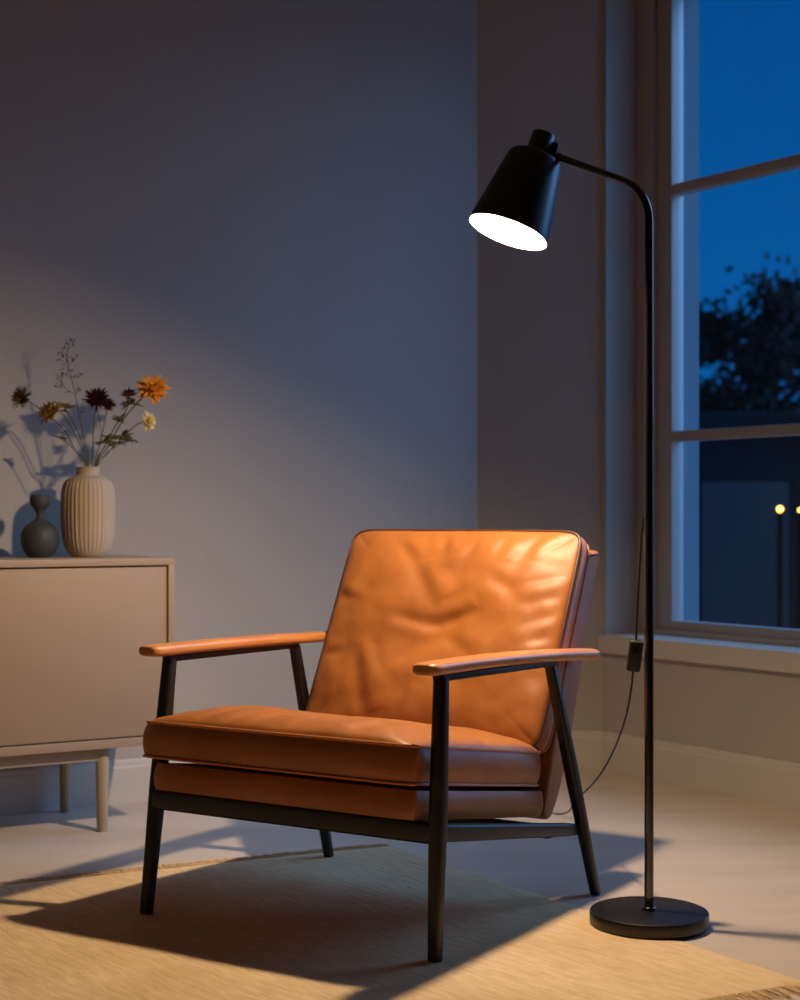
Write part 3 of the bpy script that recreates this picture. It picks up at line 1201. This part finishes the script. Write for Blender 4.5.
# wispy dry sprig
sprig = thing('dry_grass_sprig', 'tall wispy grey dried grass sprig rising above the flowers in the vase', 'dried grass', (vx, vy, CZ1 + .016))
off = Vector(sprig.location)
bm = bmesh.new()
main = stem_pts([(89, 467), (84, 440), (79, 415), (75, 394), (70, 372), (67, 356), (69, 343)], depths=[VD] * 7)
add_tube(bm, [p - off for p in smooth_path(main, 6)], .0010, 6)
tips = []
for a, b in (((75, 395), [(68, 390), (60, 386), (56, 387)]), ((75, 395), [(78, 391), (79, 388)]), ((72, 380), [(66, 374), (62, 372)]),
             ((70, 372), [(64, 363), (58, 359)]), ((69, 364), [(73, 360), (75, 359)]), ((67, 356), [(63, 350), (66, 344)]),
             ((68, 350), [(73, 344), (71, 340)]), ((71, 376), [(77, 378), (80, 375)]), ((68, 360), [(62, 357), (60, 354)]),
             ((81, 418), [(82, 411), (83, 410)]), ((66, 389), [(61, 382), (60, 377)]), ((60, 386), [(62, 378), (64, 374)])):
    dd = VD + random.uniform(-.03, .03)
    pts = [P(a[0], a[1], VD)] + [P(x, y, VD + (dd - VD) * (i + 1) / len(b)) for i, (x, y) in enumerate(b)]
    add_tube(bm, [p - off for p in smooth_path(pts, 4)], .0006, 5)
    for t_ in pts[1:]:
        tips.append(t_ - off)
tips += [p - off for p in main[-3:]]
link('stem', bm, M_sprig, sprig)
bm = bmesh.new()
for t_ in tips:
    for k in range(3):
        c = t_ + Vector([random.uniform(-.007, .007) for _ in range(3)])
        d = Vector((random.uniform(-1, 1), random.uniform(-1, 1), random.uniform(-.2, 1)))
        add_petal(bm, c, d, Vector((0, 0.1, 1)), .0075, .004, .2, 3)
o = solid(link('seed_heads', bm, M_sprig, sprig), .0006)
o['kind'] = 'stuff'

# ------------------------------------------------------------------ outside
GZ = -3.6
M_ground = mat('dark_lawn', srgb(20, 30, 26), 0.95, var=0.3, vscale=0.6)
M_foliage = mat('night_foliage', srgb(12, 18, 18), 0.9, spec=0.1, var=0.4, vscale=1.0)
M_bark = mat('bark', srgb(34, 30, 26), 0.9, spec=0.1)
M_facade = mat('dark_render', srgb(14, 24, 30), 0.9, spec=0.2, var=0.15, vscale=0.5)
M_shut = mat('dark_window', srgb(16, 24, 32), 0.5, spec=0.5)
M_bulbo = mat('street_bulb', (1, .6, .2, 1), 0.5, emit=(1.0, 0.42, 0.06, 1), estr=11.0)
M_post = mat('post_metal', srgb(8, 10, 12), 0.9, spec=0.05)
bm = bmesh.new()
prism(bm, [(-10, 6.6), (60, 6.6), (60, 90), (-10, 90)], GZ - .2, GZ)
struct(link('ground', bm, M_ground, smooth=False))

bld = thing('apartment_block', 'dark low apartment block seen through the lower window panes', 'building', (3.6, 14.0, GZ), math.radians(3))
bm = bmesh.new()
add_box(bm, (-1.5, 0, 0), (14, 6, 5.2), .02)
add_box(bm, (-1.6, -.1, 5.15), (14.1, 6.1, 5.32), .02)
link('facade', bm, M_facade, bld, smooth=False)
for i in range(9):
    for j in range(2):
        bm = bmesh.new()
        x = -.9 + i * 1.6
        add_box(bm, (x, -.03, 1.0 + j * 2.3), (x + .8, .05, 2.4 + j * 2.3), .01)
        link('window', bm, M_shut, bld, smooth=False)


def tree(label, x, y, h, rad, seed):
    rnd = random.Random(seed)
    t = thing('tree', label, 'tree', (x, y, GZ), 0, 'trees outside the window')
    bm = bmesh.new()
    H = h - GZ
    add_tube(bm, [Vector((0, 0, 0)), Vector((.1, 0, H * .3)), Vector((0, .1, H * .55)), Vector((.1, 0, H * .8))], [.28, .2, .14, .06], 10)
    for k in range(7):
        a = k * 2.4
        add_tube(bm, [Vector((0, 0, H * (.35 + .05 * k))), Vector((math.cos(a) * rad * .4, math.sin(a) * rad * .4, H * (.5 + .05 * k))),
                      Vector((math.cos(a) * rad * .75, math.sin(a) * rad * .75, H * (.58 + .05 * k)))], [.08, .06, .02], 6)
    link('trunk', bm, M_bark, t)
    bm = bmesh.new()
    for k in range(64):
        # clumps of leaves
        a = rnd.uniform(0, 2 * PI)
        zz = rnd.uniform(.24, .95)
        env = rad * math.sin(PI * min(1, max(0, (zz - .22) / .80))) ** .6
        rr_ = env * math.sqrt(rnd.uniform(.02, 1))
        c = Vector((math.cos(a) * rr_, math.sin(a) * rr_, H * zz))
        cr_ = rnd.uniform(.35, .75) * (1.25 - .6 * zz)
        for q in range(150):
            v = Vector((rnd.gauss(0, 1), rnd.gauss(0, 1), rnd.gauss(0, .8))) * cr_ * .55
            d = Vector((rnd.uniform(-1, 1), rnd.uniform(-1, 1), rnd.uniform(-1, 1)))
            n_ = d.orthogonal().normalized() * rnd.uniform(.05, .09)
            d = d.normalized() * rnd.uniform(.12, .2)
            p = c + v
            bm.faces.new([bm.verts.new(p), bm.verts.new(p + d * .5 + n_), bm.verts.new(p + d), bm.verts.new(p + d * .5 - n_)])
    link('crown', bm, M_foliage, t, smooth=False)
    return t


tree('dark leafy tree behind the upper window panes on the left', 4.9, 23.5, 4.5, 2.3, 1)
tree('dark leafy tree behind the window panes at the right frame edge', 9.6, 25.5, 4.6, 2.3, 2)
tree('dark leafy tree far back between the two nearer trees outside', 7.4, 31.5, 5.0, 3.0, 3)
for nm, px, py, d, r, lb in (('street_lamp', 780, 509, 12.5, .022, 'small glowing orange street lamp seen through the lower window pane'),
                             ('street_lamp', 800, 510, 13.5, .014, 'dim glowing street lamp at the right edge of the lower window pane')):
    p = P(px, py, d)
    t = thing(nm, lb, 'street lamp', (p.x, p.y, GZ))
    bm = bmesh.new()
    add_tube(bm, [Vector((0, 0, 0)), Vector((0, 0, p.z - GZ - r))], .025, 8)
    link('post', bm, M_post, t)
    bm = bmesh.new()
    bmesh.ops.create_icosphere(bm, subdivisions=3, radius=r, matrix=Matrix.Translation((0, 0, p.z - GZ)))
    link('globe', bm, M_bulbo, t)
